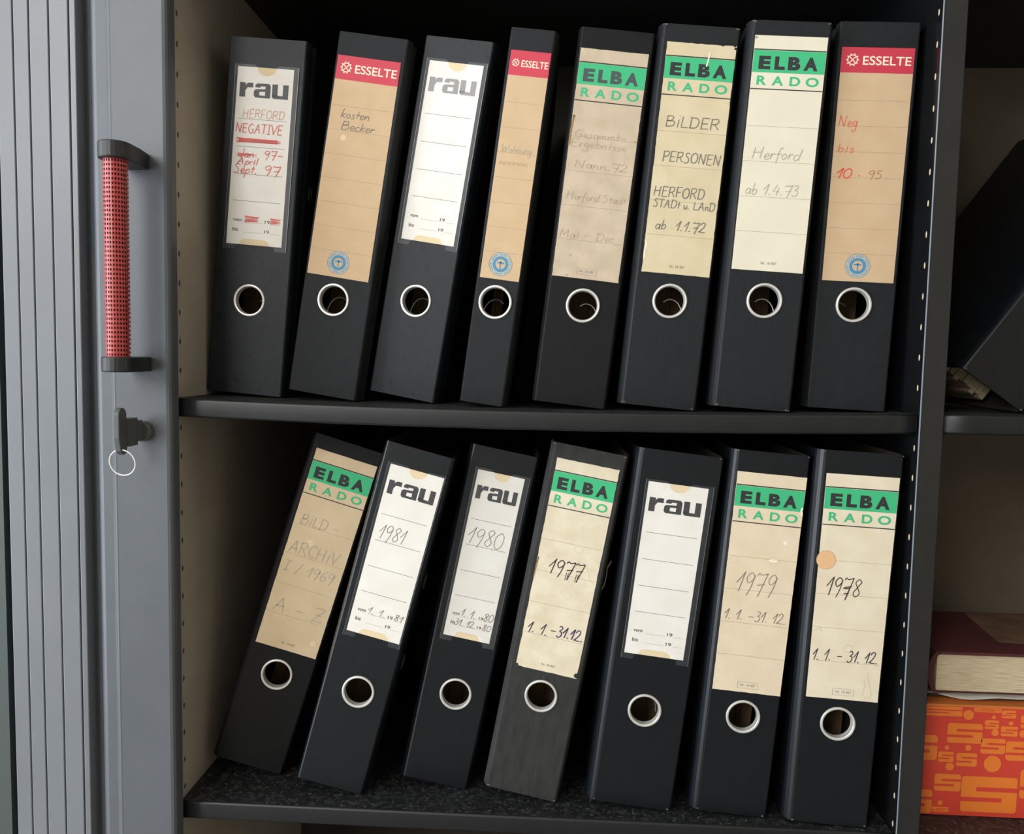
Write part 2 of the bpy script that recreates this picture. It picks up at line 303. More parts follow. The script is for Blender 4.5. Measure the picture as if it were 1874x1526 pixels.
# pen strokes: cap height 1; '~' = smooth curve; advance after ':'
PEN = {
 '0': '.62:~.3,1 .05,.7 .08,.2 .3,0 .5,.25 .5,.75 .3,1', '1': '.42:0,.45 .34,1|.34,1 .22,-.02', '2': '.62:~.05,.75 .2,1 .42,.95 .42,.65 .2,.25 .02,.03 .12,.1 .3,.02 .58,.05',
 '3': '.55:~.08,.95 .3,1 .4,.8 .18,.55|~.18,.55 .42,.45 .4,.1 .15,-.02 .02,.12', '4': '.6:.3,1 .02,.35 .52,.35|.42,.7 .34,-.05', '5': '.55:.5,1 .15,.98 .1,.6|~.1,.6 .35,.62 .45,.3 .25,0 .02,.08',
 '6': '.55:~.45,1 .12,.6 .08,.15 .28,0 .45,.2 .35,.45 .1,.3', '7': '.6:~.02,.85 .1,.98 .25,.9 .55,1|.55,1 .3,-.2|.12,.42 .52,.5', '8': '.58:~.48,.85 .3,1 .12,.8 .3,.5 .45,.2 .25,0 .08,.2 .25,.5 .48,.85',
 '9': '.6:~.48,.85 .28,1 .08,.75 .22,.48 .45,.7 .48,.85|~.48,.85 .42,.3 .28,-.18',
 '.': '.3:.06,0 .12,.05 .18,.02', '-': '.7:.08,.42 .55,.42', '/': '.5:.05,-.15 .42,1.05', ' ': '.4:',
 'A': '.8:0,0 .4,1|.4,1 .62,0|.12,.38 .58,.4', 'B': '.75:.08,0 .12,1|~.08,.95 .5,.95 .45,.6 .12,.52|~.12,.52 .6,.5 .58,.1 .08,0', 'C': '.75:~.62,.85 .35,1 .06,.5 .3,.02 .62,.12',
 'D': '.8:.12,1 .08,0|~.02,.98 .55,.9 .65,.45 .45,.05 .02,.02', 'E': '.68:.1,1 .06,0|.08,1 .6,1|.08,.52 .5,.54|.05,0 .56,.02', 'F': '.65:.1,1 .06,0|.08,1 .6,1|.08,.52 .48,.54', 'G': '.78:~.62,.88 .35,1 .06,.5 .3,.02 .6,.15 .6,.42|.38,.42 .64,.42',
 'H': '.8:.1,1 .04,0|.62,1 .56,0|.05,.5 .6,.54', 'I': '.5:.25,1 .2,0|.06,1 .46,1|.02,0 .42,0', 'i': '.35:.2,.75 .14,0|.22,1 .24,1.05', 'L': '.62:.12,1 .06,.05|.06,.05 .55,.08', 'M': '.95:.06,0 .14,1|.14,1 .4,.3|.4,.3 .7,1|.7,1 .74,0', 'N': '.8:.06,0 .12,1|.12,1 .55,0|.55,0 .66,1',
 'O': '.8:~.4,1 .08,.7 .12,.15 .4,0 .66,.3 .64,.8 .4,1', 'P': '.7:.1,1 .06,-.05|~.04,.95 .5,1 .58,.7 .4,.5 .1,.48', 'R': '.75:.1,1 .06,0|~.04,.95 .5,1 .55,.7 .35,.52 .1,.5|.3,.5 .62,0', 'S': '.65:~.55,.9 .3,1 .15,.78 .45,.45 .42,.1 .2,0 .02,.12',
 'T': '.7:.02,1 .66,1|.36,1 .3,0', 'U': '.75:~.08,1 .08,.3 .3,0 .55,.3 .6,1', 'V': '.75:.04,1 .3,0|.3,0 .68,1', 'W': '1.0:.04,1 .2,0|.2,0 .45,.7|.45,.7 .6,0|.6,0 .92,1', 'Z': '.72:.04,1 .62,1|.62,1 .04,0|.04,0 .64,.02|.15,.5 .5,.5', 'J': '.6:~.5,1 .46,.2 .25,-.02 .05,.15',
 'K': '.75:.1,1 .06,0|.6,1 .1,.48|.1,.48 .62,0',
 'a': '.5:~.4,.45 .18,.5 .06,.2 .2,0 .38,.2 .42,.5|~.42,.5 .38,.08 .5,.02', 'b': '.5:.12,1 .08,.05|~.08,.3 .3,.5 .42,.25 .25,0 .08,.08', 'c': '.42:~.38,.42 .18,.5 .05,.22 .2,0 .4,.1', 'd': '.55:~.4,.45 .18,.5 .06,.2 .2,0 .38,.2|.5,1 .4,0', 'e': '.42:~.06,.22 .34,.3 .28,.5 .1,.42 .08,.12 .22,0 .42,.1',
 'f': '.4:~.45,.9 .3,1 .2,.6 .14,-.35|.04,.45 .4,.48', 'g': '.5:~.4,.45 .18,.5 .08,.22 .22,.02 .4,.3|~.42,.5 .36,-.3 .18,-.5 .04,-.3', 'h': '.5:.14,1 .06,0|~.08,.25 .28,.5 .38,.35 .38,0', 'k': '.46:.14,1 .06,0|.4,.5 .08,.22|.08,.22 .42,0', 'm': '.7:~.04,.45 .08,0|~.08,.25 .22,.5 .3,.3 .3,0|~.3,.25 .45,.5 .55,.3 .56,0', 'n': '.5:.06,.5 .06,0|~.06,.25 .26,.5 .36,.35 .38,0',
 'o': '.46:~.22,.5 .05,.25 .2,0 .38,.25 .22,.5', 'p': '.5:.12,.5 .02,-.5|~.08,.3 .3,.5 .42,.25 .25,0 .08,.08', 'r': '.36:.08,.5 .06,0|~.06,.25 .2,.48 .36,.42', 's': '.38:~.32,.45 .15,.5 .1,.35 .3,.2 .2,0 .02,.06', 't': '.36:.2,.85 .14,.05|.02,.5 .36,.52', 'u': '.5:~.06,.5 .08,.1 .22,0 .38,.25|.42,.5 .4,0', 'w': '.66:~.04,.5 .12,.02 .3,.35|~.3,.35 .38,.0 .6,.5', 'l': '.28:.16,1 .08,.02', 'y': '.5:.06,.5 .22,.05|.44,.5 .1,-.5',
}
def smooth_path(p, n=6):
    out = []
    for i in range(len(p)-1):
        p0, p1, p2, p3 = p[max(i-1, 0)], p[i], p[i+1], p[min(i+2, len(p)-1)]
        for k in range(n):
            t = k/n
            out.append(tuple(.5*((2*p1[d]) + (-p0[d]+p2[d])*t + (2*p0[d]-5*p1[d]+4*p2[d]-p3[d])*t*t + (-p0[d]+3*p1[d]-3*p2[d]+p3[d])*t**3) for d in (0, 1)))
    return out + [p[-1]]
def pen_strokes(text):
    x = 0; st = []
    for ch in text:
        adv, body = PEN[ch].split(':')
        if body:
            for s in body.split('|'):
                sm = s.startswith('~'); pts = [tuple(map(float, q.split(','))) for q in s.lstrip('~').split()]
                if sm: pts = smooth_path(pts)
                dy = random.uniform(-.04, .04)
                st.append([(x+a, c+dy) for a, c in pts])
        x += float(adv)
    return st, x

# ------------------------------------------------------------------ spine labels
class Label:
    """flat printed paper on a spine: base sheet plus thin ink layers, all in one mesh"""
    def __init__(s, w, rect, paper, ragged=0, notch=None):
        s.w = w; s.u0, s.u1, s.v0, s.v1 = rect; s.W = s.u1-s.u0; s.H = s.v1-s.v0; s.mb = MB(); s.paper = paper
        pts = []
        def edge(a, c, n):
            for k in range(n):
                t = k/n; j = random.gauss(0, ragged) if (ragged and k) else 0
                if ragged and k and random.random() < .06: j -= ragged*2.5*random.random()
                pts.append((a[0]+(c[0]-a[0])*t, a[1]+(c[1]-a[1])*t, j, (a, c)))
        n1, n2 = (14, 46) if ragged else (1, 1)
        edge((0, 0), (1, 0), n1); edge((1, 0), (1, 1), n2); edge((1, 1), (0, 1), n1); edge((0, 1), (0, 0), n2)
        P = []
        for a, c, j, (e0, e1) in pts:
            x, z = s.xz(a, c)
            j = abs(j)
            if e0[0] == e1[0]: x += j if e0[0] == 0 else -j
            else: z += j if e0[1] == 1 else -j
            P.append((x, z))
        if notch: P = notch(s, P)
        s.mb.prism(P, -.00035, -.00002, paper, axis='y')
    def xz(s, a, t): return s.u0-s.w+a*s.W, s.v1-t*s.H
    def y(s, layer): return -.00035-.00006*layer
    def poly(s, pts, m, layer=1): s.mb.face([(*[s.xz(a, t)[0]], s.y(layer), s.xz(a, t)[1]) for a, t in pts], m)
    def rect(s, a0, a1, t0, t1, m, layer=1): s.poly([(a0, t0), (a1, t0), (a1, t1), (a0, t1)], m, layer)
    def disc(s, a, t, r0, r1, m, layer=1, n=36, k0=0, k1=None, sq=1):
        cx, cz = s.xz(a, t); k1 = n if k1 is None else k1
        for k in range(k0, k1):
            c0, s0, c1, s1 = math.cos(2*PI*k/n), math.sin(2*PI*k/n)*sq, math.cos(2*PI*(k+1)/n), math.sin(2*PI*(k+1)/n)*sq; y = s.y(layer)
            q = [(cx+r1*c0, y, cz+r1*s0), (cx+r1*c1, y, cz+r1*s1), (cx+r0*c1, y, cz+r0*s1), (cx+r0*c0, y, cz+r0*s0)]
            s.mb.face(q if r0 > 0 else q[:2]+[(cx, y, cz)], m)
    def text(s, ch, a0, a1, t0, t1, m, layer=2, off=0.0):
        v, f = glyph_mesh(ch, off); y = s.y(layer)
        P = [(s.xz(a0+(a1-a0)*x, t1-(t1-t0)*z)) for x, z in v]
        for q in f: s.mb.face([(P[i][0], y, P[i][1]) for i in q], m)
    def ribbon(s, pts, wd, m, layer=3):
        """pts in metres (x,z)"""
        n = len(pts); y = s.y(layer); L, Rr = [], []
        for i, p in enumerate(pts):
            a = pts[max(i-1, 0)]; c = pts[min(i+1, n-1)]; dx, dz = c[0]-a[0], c[1]-a[1]; d = math.hypot(dx, dz) or 1
            nx, nz = -dz/d*wd/2, dx/d*wd/2; L.append((p[0]+nx, y, p[1]+nz)); Rr.append((p[0]-nx, y, p[1]-nz))
        for i in range(n-1): s.mb.face([L[i], L[i+1], Rr[i+1], Rr[i]], m)
    def path(s, pts, wd, m, layer=3): s.ribbon([s.xz(a, t) for a, t in pts], wd, m, layer)
    def hand(s, text, a0, a1, tb, ht, m, wd=.0006, slant=.15, layer=3, rise=0):
        """handwriting fitted between a0..a1, baseline tb, cap height ht (fractions of the sheet)"""
        st, adv = pen_strokes(text); sx = (a1-a0)*s.W/adv; sz = ht*s.H; x0, z0 = s.xz(a0, tb)
        for p in st:
            s.ribbon([(x0+x*sx+z*sz*slant, z0+z*sz+x*sx*rise) for x, z in p], wd*random.uniform(.85, 1.15), m, layer)
    def line(s, t, a0, a1, m, wd=.00022): s.rect(a0, a1, t-wd/2/s.H, t+wd/2/s.H, m, 1)
green = mat('print_green', (58, 178, 120), .7); pblack = mat('print_black', (40, 40, 42), .7); pred = mat('print_red', (194, 50, 70), .6)
pblue = mat('print_blue', (70, 134, 170), .7); pblue2 = mat('print_pale_blue', (160, 176, 178), .7); cream = mat('print_cream', (238, 222, 196), .7)
faint = mat('ruled_line_faint', (150, 136, 112), .8); rline = mat('ruled_line_grey', (88, 86, 84), .8)
pencil = mat('pencil_grey', (122, 116, 106), .8); pencil_l = mat('pencil_faint', (180, 167, 143), .8); ink = mat('ink_dark', (58, 44, 52), .7); ink2 = mat('ink_violet', (60, 50, 86), .7)
redpen = mat('red_pen', (212, 104, 90), .7); redpen_l = mat('red_pen_faded', (206, 150, 132), .7); redmark = mat('red_marker', (222, 74, 66), .7)
gryprint = mat('print_grey', (140, 138, 136), .7); stain = mat('orange_stain', (222, 178, 132), .8); tidemark = mat('tide_mark', (196, 180, 150), .8); scuff = mat('paper_scuff', (240, 230, 206), .8)
tear = mat('torn_brown_edge', (150, 116, 78), .9)
def paper(name, c1, c2, sc=45, speck=None): return mat(name, c1, .72, c2, sc, 5, .38, .68, spec=.25, speck=speck)
P_TAN = paper('tan_recycled_paper', (202, 174, 139), (197, 168, 132), 50)
P_WHITE = paper('white_card', (232, 228, 220), (226, 220, 210), 40, ((206, 198, 186), 130, .72))
P_CREAM = {'E': paper('stained_greyish_paper', (202, 184, 160), (188, 170, 145), 60, ((160, 140, 112), 160, .70)), 'F': paper('yellowed_paper', (212, 198, 165), (203, 187, 152), 40),
 'G': paper('pale_cream_paper', (222, 215, 194), (217, 209, 187), 30), 'a': paper('tan_aged_paper', (212, 190, 156), (203, 180, 146), 35), 'd': paper('worn_cream_paper', (222, 211, 186), (210, 196, 168), 60),
 'f': paper('buff_aged_paper', (222, 206, 178), (215, 197, 168), 50), 'g': paper('light_buff_paper', (224, 212, 188), (216, 202, 175), 45)}

ELBA_X = ((.085, .25), (.305, .45), (.49, .66), (.705, .90)); RADO_X = ((.08, .215), (.29, .45), (.535, .68), (.755, .935))
def green_label(k, w, rect, boxed, ragged, dim=False):
    L = Label(w, rect, P_CREAM[k], ragged)
    L.rect(0.004, .996, .0565, .0615, pblack); L.rect(.004, .996, .0625, .155, green)
    for c, (a0, a1) in zip('ELBA', ELBA_X): L.text(c, a0, a1, .086, .142, mat('print_faded_black', (66, 78, 78), .7) if dim else pblack, 2, .055)
    for c, (a0, a1) in zip('RADO', RADO_X): L.text(c, a0, a1, .169, .208, green, 2, .028)
    L.rect(0.004, .996, .2225, .227, pblack)
    for t in (.381, .531, .682, .832): L.line(t, .01, .99, faint)
    L.text('Nr. 10 407', .40, .62, .960, .972, gryprint if boxed else pencil)
    if boxed:
        for a in ((.36, .952, .66, .952), (.36, .981, .66, .981)): L.line(a[1], a[0], a[2], gryprint)
        for a in (.36, .655): L.rect(a, a+.005, .952, .981, gryprint)
    return L
def tan_label(w, rect, narrow):
    L = Label(w, rect, P_TAN)
    L.rect(0, 1, 0, .107, pred)
    gx, gr = (.155, .0030) if narrow else (.155, .0047)
    L.disc(gx, .053, gr*.72, gr*.90, cream, 2)
    for k in range(10):
        a = 2*PI*k/10; x, z = L.xz(gx, .053); L.ribbon([(x+gr*.85*math.cos(a), z+gr*.85*math.sin(a)), (x+gr*1.12*math.cos(a), z+gr*1.12*math.sin(a))], gr*.2, cream, 2)
    for a in (.8, 2.35):
        x, z = L.xz(gx, .053); L.ribbon([(x+gr*.8*math.cos(a), z+gr*.8*math.sin(a)), (x-gr*.8*math.cos(a), z-gr*.8*math.sin(a))], gr*.17, cream, 2)
    L.text('ESSELTE', .30, .962, .036 if not narrow else .040, .074 if not narrow else .070, cream, 2, .012)
    for k in range(7): L.line(.223+.1095*k, .01, .99, faint, .0002)
    r = .0102; c = (.48, .932)
    L.disc(*c, r*.97, r, pblue, 2, 48); L.disc(*c, r*.72, r*.90, pblue2, 1, 48)
    for k in range(30):
        if k % 5 != 4: L.disc(*c, r*.77, r*.86, pblue, 2, 60, 2*k, 2*k+1)
    L.disc(*c, 0, r*.66, pblue, 2, 48); L.disc(*c, 0, r*.42, P_TAN, 3, 36); x, z = L.xz(*c)
    L.disc(c[0], c[1]-.0085, 0, r*.10, pblue, 4, 12)
    L.ribbon([(x-r*.30, z+r*.10), (x+r*.30, z+r*.10)], r*.12, pblue, 4); L.ribbon([(x, z+r*.15), (x, z-r*.42)], r*.10, pblue, 4)
    return L
def rau_letters(L, a0, a1, t0, t1, m):
    s = (a1-a0)/3.72
    def q(x0, pts): L.poly([(a0+(x0+x)*s, t1-(t1-t0)*y) for x, y in pts], m, 2)
    def rc(x0, xa, xb, ya, yb): q(x0, [(xa, ya), (xb, ya), (xb, yb), (xa, yb)])
    rc(0, 0, .44, 0, 1); q(0, [(.44, .45), (.60, .68), (1.02, .68), (1.02, 1), (.66, 1), (.52, .92), (.44, .80)])
    o = 1.10
    rc(o, .86, 1.26, 0, .85); q(o, [(.08, .72), (.46, .70), (.52, .80), (.84, .80), (.86, .85), (1.26, .85), (1.12, 1), (.26, 1), (.10, .90)])
    q(o, [(0, .14), (.12, 0), (.86, 0), (.86, .16), (.42, .17), (.42, .42), (.86, .44), (.86, .62), (.14, .58), (0, .46)])
    o = 2.48
    rc(o, 0, .42, .12, 1); rc(o, .82, 1.24, 0, 1); q(o, [(0, .12), (.12, 0), (.82, 0), (.82, .22), (.42, .24), (.42, .3), (0, .3)])
def white_label(k, w, rect):
    L = Label(w, rect, P_WHITE)
    rau_letters(L, .055, .925, .088, .168, gryprint if k == 'C' else pblack)
    for t in (.290, .445, .600, .752): L.line(t, .07, .93, rline, .00034)
    L.text('vom', .10, .25, .856, .870, pblack, 2, .01); L.text('bis', .10, .20, .905, .926, pblack, 2, .01)
    L.text('19', .67, .76, .853, .872, pblack, 2, .01); L.text('19', .67, .76, .910, .928, pblack, 2, .01)
    for t in (.875, .930): L.line(t, .30, .64, faint); L.line(t, .78, .95, faint)
    # yellowed notches where the sheet is not covered by the film
    yel = mat('yellowed_card', (222, 202, 164), .75)
    cx = .52
    L.poly([(cx-.17, 0.0005)] + [(cx-.17*math.cos(a*PI/12), .046*math.sin(a*PI/12)) for a in range(13)] + [(cx+.17, 0.0005)], yel, 1)
    L.poly([(.22, .9995), (.27, .972), (.34, .966), (.66, .966), (.73, .972), (.79, .9995)], yel, 1)
    return L
def pocket(L, parent, crinkled=False):
    """clear film pocket over a white label with a half-round notch on top and a cut-out below"""
    m = film('crinkled_film' if crinkled else 'clear_film', (.03), .12 if crinkled else .25, .9 if crinkled else .06, .05 if crinkled else .007)
    w = L.w; x0, x1 = max(L.u0-w-.0022, -w+.0012), min(L.u1-w+.0045, -.0012); z0, z1 = L.v0-.0045, L.v1+.0020
    cx = L.xz(.52, 0)[0]; pts = [(x0, z1), (cx-.17*L.W-.002, z1)]
    pts += [(cx-.17*L.W*math.cos(a*PI/12), L.v1-.046*L.H*math.sin(a*PI/12)) for a in range(13)]
    pts += [(cx+.17*L.W+.002, z1), (x1, z1), (x1, z0), (x1-.010, z0), (x1-.0125, L.v0+.004), (x0+.0125, L.v0+.004), (x0+.010, z0), (x0, z0)]
    b = MB(); b.face([(x, -.00085, z) for x, z in pts], m)
    seam = mat('film_seam', (86, 90, 94), .3)
    for (xa, za), (xb, zb) in (((x0, z0), (x0, z1)), ((x1, z0), (x1, z1))): b.box(xa-.00025, xa+.00025, -.0009, -.0002, za, zb, seam)
    return b.build('label_pocket', parent)

# ------------------------------------------------------------------ ring binders
cloth = {'paper': mat('charcoal_paper_cover', (30, 32, 34), .62, (26, 28, 30), 120, spec=.22, bump=.10, bscale=900),
 'rau': mat('mottled_black_plastic', (25, 29, 34), .50, (20, 24, 29), 70, spec=.30, speck=((12, 13, 15), 130, .62), bump=.10, bscale=500),
 'cloth': mat('black_book_cloth', (25, 27, 30), .52, (22, 24, 27), 200, spec=.28, bump=.20, bscale=1500, stretch=(1, 1, .3), speck=((74, 74, 74), 320, .74)),
 'worn': mat('worn_grey_cloth', (52, 52, 51), .7, (44, 44, 43), 150, spec=.2, bump=.25, bscale=1500, stretch=(1, 1, .3), speck=((112, 110, 106), 260, .73)),
 'blue': mat('blue_black_plastic', (13, 17, 22), .38, (11, 14, 19), 60, spec=.40, bump=.06, bscale=700, speck=((70, 74, 78), 300, .75)),
 'matt': mat('matt_black_cover', (18, 18, 19), .6, (15, 15, 16), 100, spec=.22, bump=.1, bscale=900)}
fray = mat('frayed_board', (112, 106, 95), .9)
DEP = .283
def cover_mesh(w, h, a, c, ru, rv, m, wear=0, sh=.003, shr=.0025):
    b = MB(); T = .0022; rc = .0022
    out = [(-w+a-sh, DEP), (-w-sh, .0185), (-w-sh+.0010, .0150), (-w-sh+.0010, .0125), (-w-sh, .0095), (-w-sh*.97, .0078), (-w-sh*.80, .0052), (-w-sh*.50, .0025), (-w-sh*.18, .0006), (-w+.0006, 0)]
    n = len(out)
    right_ = [((-w-x) if x > -w else (-w-x)*shr/sh, y) for x, y in reversed(out)]
    right_[-1] = (-c+shr, DEP)
    out = out + right_
    inn = []
    for i, p in enumerate(out):
        q0 = out[max(i-1, 0)]; q1 = out[min(i+1, len(out)-1)]; dx, dy = q1[0]-q0[0], q1[1]-q0[1]; d = math.hypot(dx, dy)
        inn.append((p[0]-dy/d*T, p[1]+dx/d*T))
    # force plate corners straight
    inn[n-1] = (out[n-1][0], T); inn[n] = (out[n][0], T)
    for i in range(len(out)-1):
        p, q, r_, s_ = out[i], out[i+1], inn[i+1], inn[i]
        sm = abs(i-n+3) < 4 or abs(i-n-2) < 4
        if i != n-1:
            b.face([(*p, 0), (*q, 0), (*q, h), (*p, h)], m); b.face([(*s_, 0), (*s_, h), (*r_, h), (*r_, 0)], hidden)
        b.face([(*p, h), (*q, h), (*r_, h), (*s_, h)], m); b.face([(*p, 0), (*s_, 0), (*r_, 0), (*q, 0)], m)
    for i in (0, len(out)-1): b.face([(*out[i], 0), (*out[i], h), (*inn[i], h), (*inn[i], 0)], m)
    xa, xb = out[n-1][0], out[n][0]; cx = ru-w; cz = rv; rh = .0122
    ang = [2*PI*k/48 for k in range(48)] + [math.atan2(z-cz, x-cx) % (2*PI) for x in (xa, xb) for z in (0, h)]
    ang.sort()
    def edge(t):
        dx, dz = math.cos(t), math.sin(t); ks = []
        if dx > 1e-9: ks.append((xb-cx)/dx)
        if dx < -1e-9: ks.append((xa-cx)/dx)
        if dz > 1e-9: ks.append((h-cz)/dz)
        if dz < -1e-9: ks.append((0-cz)/dz)
        k = min(ks); return cx+dx*k, cz+dz*k
    for i in range(len(ang)):
        t0, t1 = ang[i], ang[(i+1) % len(ang)]
        e0, e1 = edge(t0), edge(t1); c0 = (cx+rh*math.cos(t0), cz+rh*math.sin(t0)); c1 = (cx+rh*math.cos(t1), cz+rh*math.sin(t1))
        b.face([(c0[0], 0, c0[1]), (c1[0], 0, c1[1]), (e1[0], 0, e1[1]), (e0[0], 0, e0[1])], m)
        b.face([(c0[0], T, c0[1]), (e0[0], T, e0[1]), (e1[0], T, e1[1]), (c1[0], T, c1[1])], hidden)
        b.face([(c0[0], 0, c0[1]), (c0[0], T, c0[1]), (c1[0], T, c1[1]), (c1[0], 0, c1[1])], hidden)
    if wear:
        for x, z, sgn in ((-w+.001, .0, 1), (-.001, .0, 1), (-w+.0005, h, -1), (-.0005, h, -1)):
            for q in range(wear):
                px, pz, r_ = x+random.uniform(-.0015, .0008), z+sgn*random.uniform(.0008, .0016), random.uniform(.0004, .0008)
                b.box(px-r_, px+r_, -.0003, .0012, pz-r_*.7, pz+r_*.7, fray)
    return b
def ring_mesh(cx, cz):
    b = MB(); b.lathe([(.0147, -.0001), (.0146, -.0007), (.0143, -.0012), (.0136, -.0014), (.0129, -.0013), (.0124, -.0006), (.0121, .0008), (.0120, .0045)], steel, (cx, 0, cz), 56); return b
# key: pivot x,y, lean, yaw, width, height, label rect, ring centre
BIN = {
'A':(0.0957,0.0583,4.46,-1.88,0.0696,0.3174,(0.0090,0.0606,0.1351,0.2918),(0.0343,0.0852)),
'B':(0.1667,0.0488,8.47,-4.11,0.0619,0.3180,(0.0017,0.0587,0.1064,0.2979),(0.0293,0.0861)),
'C':(0.2370,0.0557,9.29,-10.51,0.0617,0.3179,(0.0068,0.0568,0.1407,0.2972),(0.0302,0.0877)),
'D':(0.3013,0.0304,7.13,-4.97,0.0366,0.3187,(0.0018,0.0361,0.1086,0.3002),(0.0182,0.0889)),
'E':(0.3900,0.0307,6.02,-1.06,0.0598,0.3171,(0.0006,0.0579,0.1087,0.2998),(0.0304,0.0862)),
'F':(0.4668,0.0260,4.66,-1.91,0.0610,0.3183,(0.0033,0.0606,0.1134,0.3037),(0.0300,0.0908)),
'G':(0.5448,0.0189,3.56,-3.68,0.0607,0.3183,(0.0016,0.0597,0.1158,0.3062),(0.0312,0.0913)),
'H':(0.6260,0.0246,2.21,-3.10,0.0626,0.3186,(0.0024,0.0602,0.1075,0.2980),(0.0299,0.0881)),
'a':(0.0979,0.0494,17.16,5.18,0.0619,0.3189,(0.0030,0.0607,0.1159,0.3058),(0.0309,0.0916)),
'b':(0.1813,0.0206,14.39,0.85,0.0580,0.3166,(0.0074,0.0558,0.1438,0.2979),(0.0317,0.0919)),
'c':(0.2742,0.0386,10.98,1.33,0.0574,0.3131,(0.0079,0.0503,0.1382,0.2918),(0.0303,0.0860)),
'd':(0.3559,0.0239,9.87,-3.00,0.0619,0.3176,(0.0038,0.0587,0.1153,0.3047),(0.0311,0.0929)),
'e':(0.4568,0.0178,6.22,-0.11,0.0672,0.3159,(0.0083,0.0595,0.1365,0.2881),(0.0330,0.0874)),
'f':(0.5390,0.0144,4.27,-0.93,0.0590,0.3189,(0.0010,0.0590,0.1098,0.3006),(0.0299,0.0882)),
'g':(0.6225,0.0063,2.45,-1.45,0.0628,0.3224,(0.0024,0.0618,0.1109,0.3030),(0.0308,0.0894)),
'x':(0.7420,0.0300,35.5,0,0.0612,0.3180,None,(0.0305,0.0880)),
}
INFO = {
'A': ('rau', 0, 'black ring binder with red handwritten NEGATIVE label, leftmost on the upper shelf'),
'B': ('paper', 0, 'black ring binder with red-topped tan label and two-line pencil note on upper shelf'),
'C': ('rau', 0, 'black ring binder with blank white pocket label on the upper shelf'),
'D': ('paper', 0, 'narrow black ring binder with slim red-topped tan label on the upper shelf'),
'E': ('matt', 0, 'black ring binder with stained greyish green-striped label, right of the narrow binder'),
'F': ('cloth', 2, 'black ring binder with green-striped label handwritten BILDER PERSONEN on the upper shelf'),
'G': ('cloth', 2, 'black ring binder with clean pale green-striped label in faint pencil on upper shelf'),
'H': ('paper', 0, 'black ring binder with tan label and red handwriting, rightmost on upper shelf beside the divider'),
'a': ('matt', 0, 'black ring binder with green-striped label handwritten BILD ARCHIV, leftmost and most tilted on lower shelf'),
'b': ('blue', 0, 'black ring binder with white pocket label handwritten 1981 on the lower shelf'),
'c': ('blue', 0, 'black ring binder with crinkled white pocket label handwritten 1980 on the lower shelf'),
'd': ('worn', 3, 'worn grey-black ring binder with green-striped label handwritten 1977 on the lower shelf'),
'e': ('blue', 1, 'black ring binder with blank white pocket label on the lower shelf'),
'f': ('blue', 1, 'black ring binder with green-striped label handwritten 1979 on the lower shelf'),
'g': ('blue', 1, 'black ring binder with green-striped label handwritten 1978, rightmost on the lower shelf'),
'x': ('blue', 1, 'black ring binder leaning steeply in the right-hand compartment, only its left side showing'),
}
SHL = dict(A=.0007, B=.0012, C=.0020, D=.0022, E=.0032, F=.0046, G=.0054, H=.0016, a=.004, b=.003, c=.004, d=.0042, e=.0062, f=.0064, g=.0068, x=.004)
def scribble(L, a0, a1, t, ht, m, n=9, wd=.0012):
    pts = []
    for k in range(n): pts.append((a0+(a1-a0)*(.0 if k % 2 == 0 else 1)+random.uniform(-.03, .03)*(a1-a0), t+ht*(k/(n-1)-.5)))
    L.path(pts, wd, m)
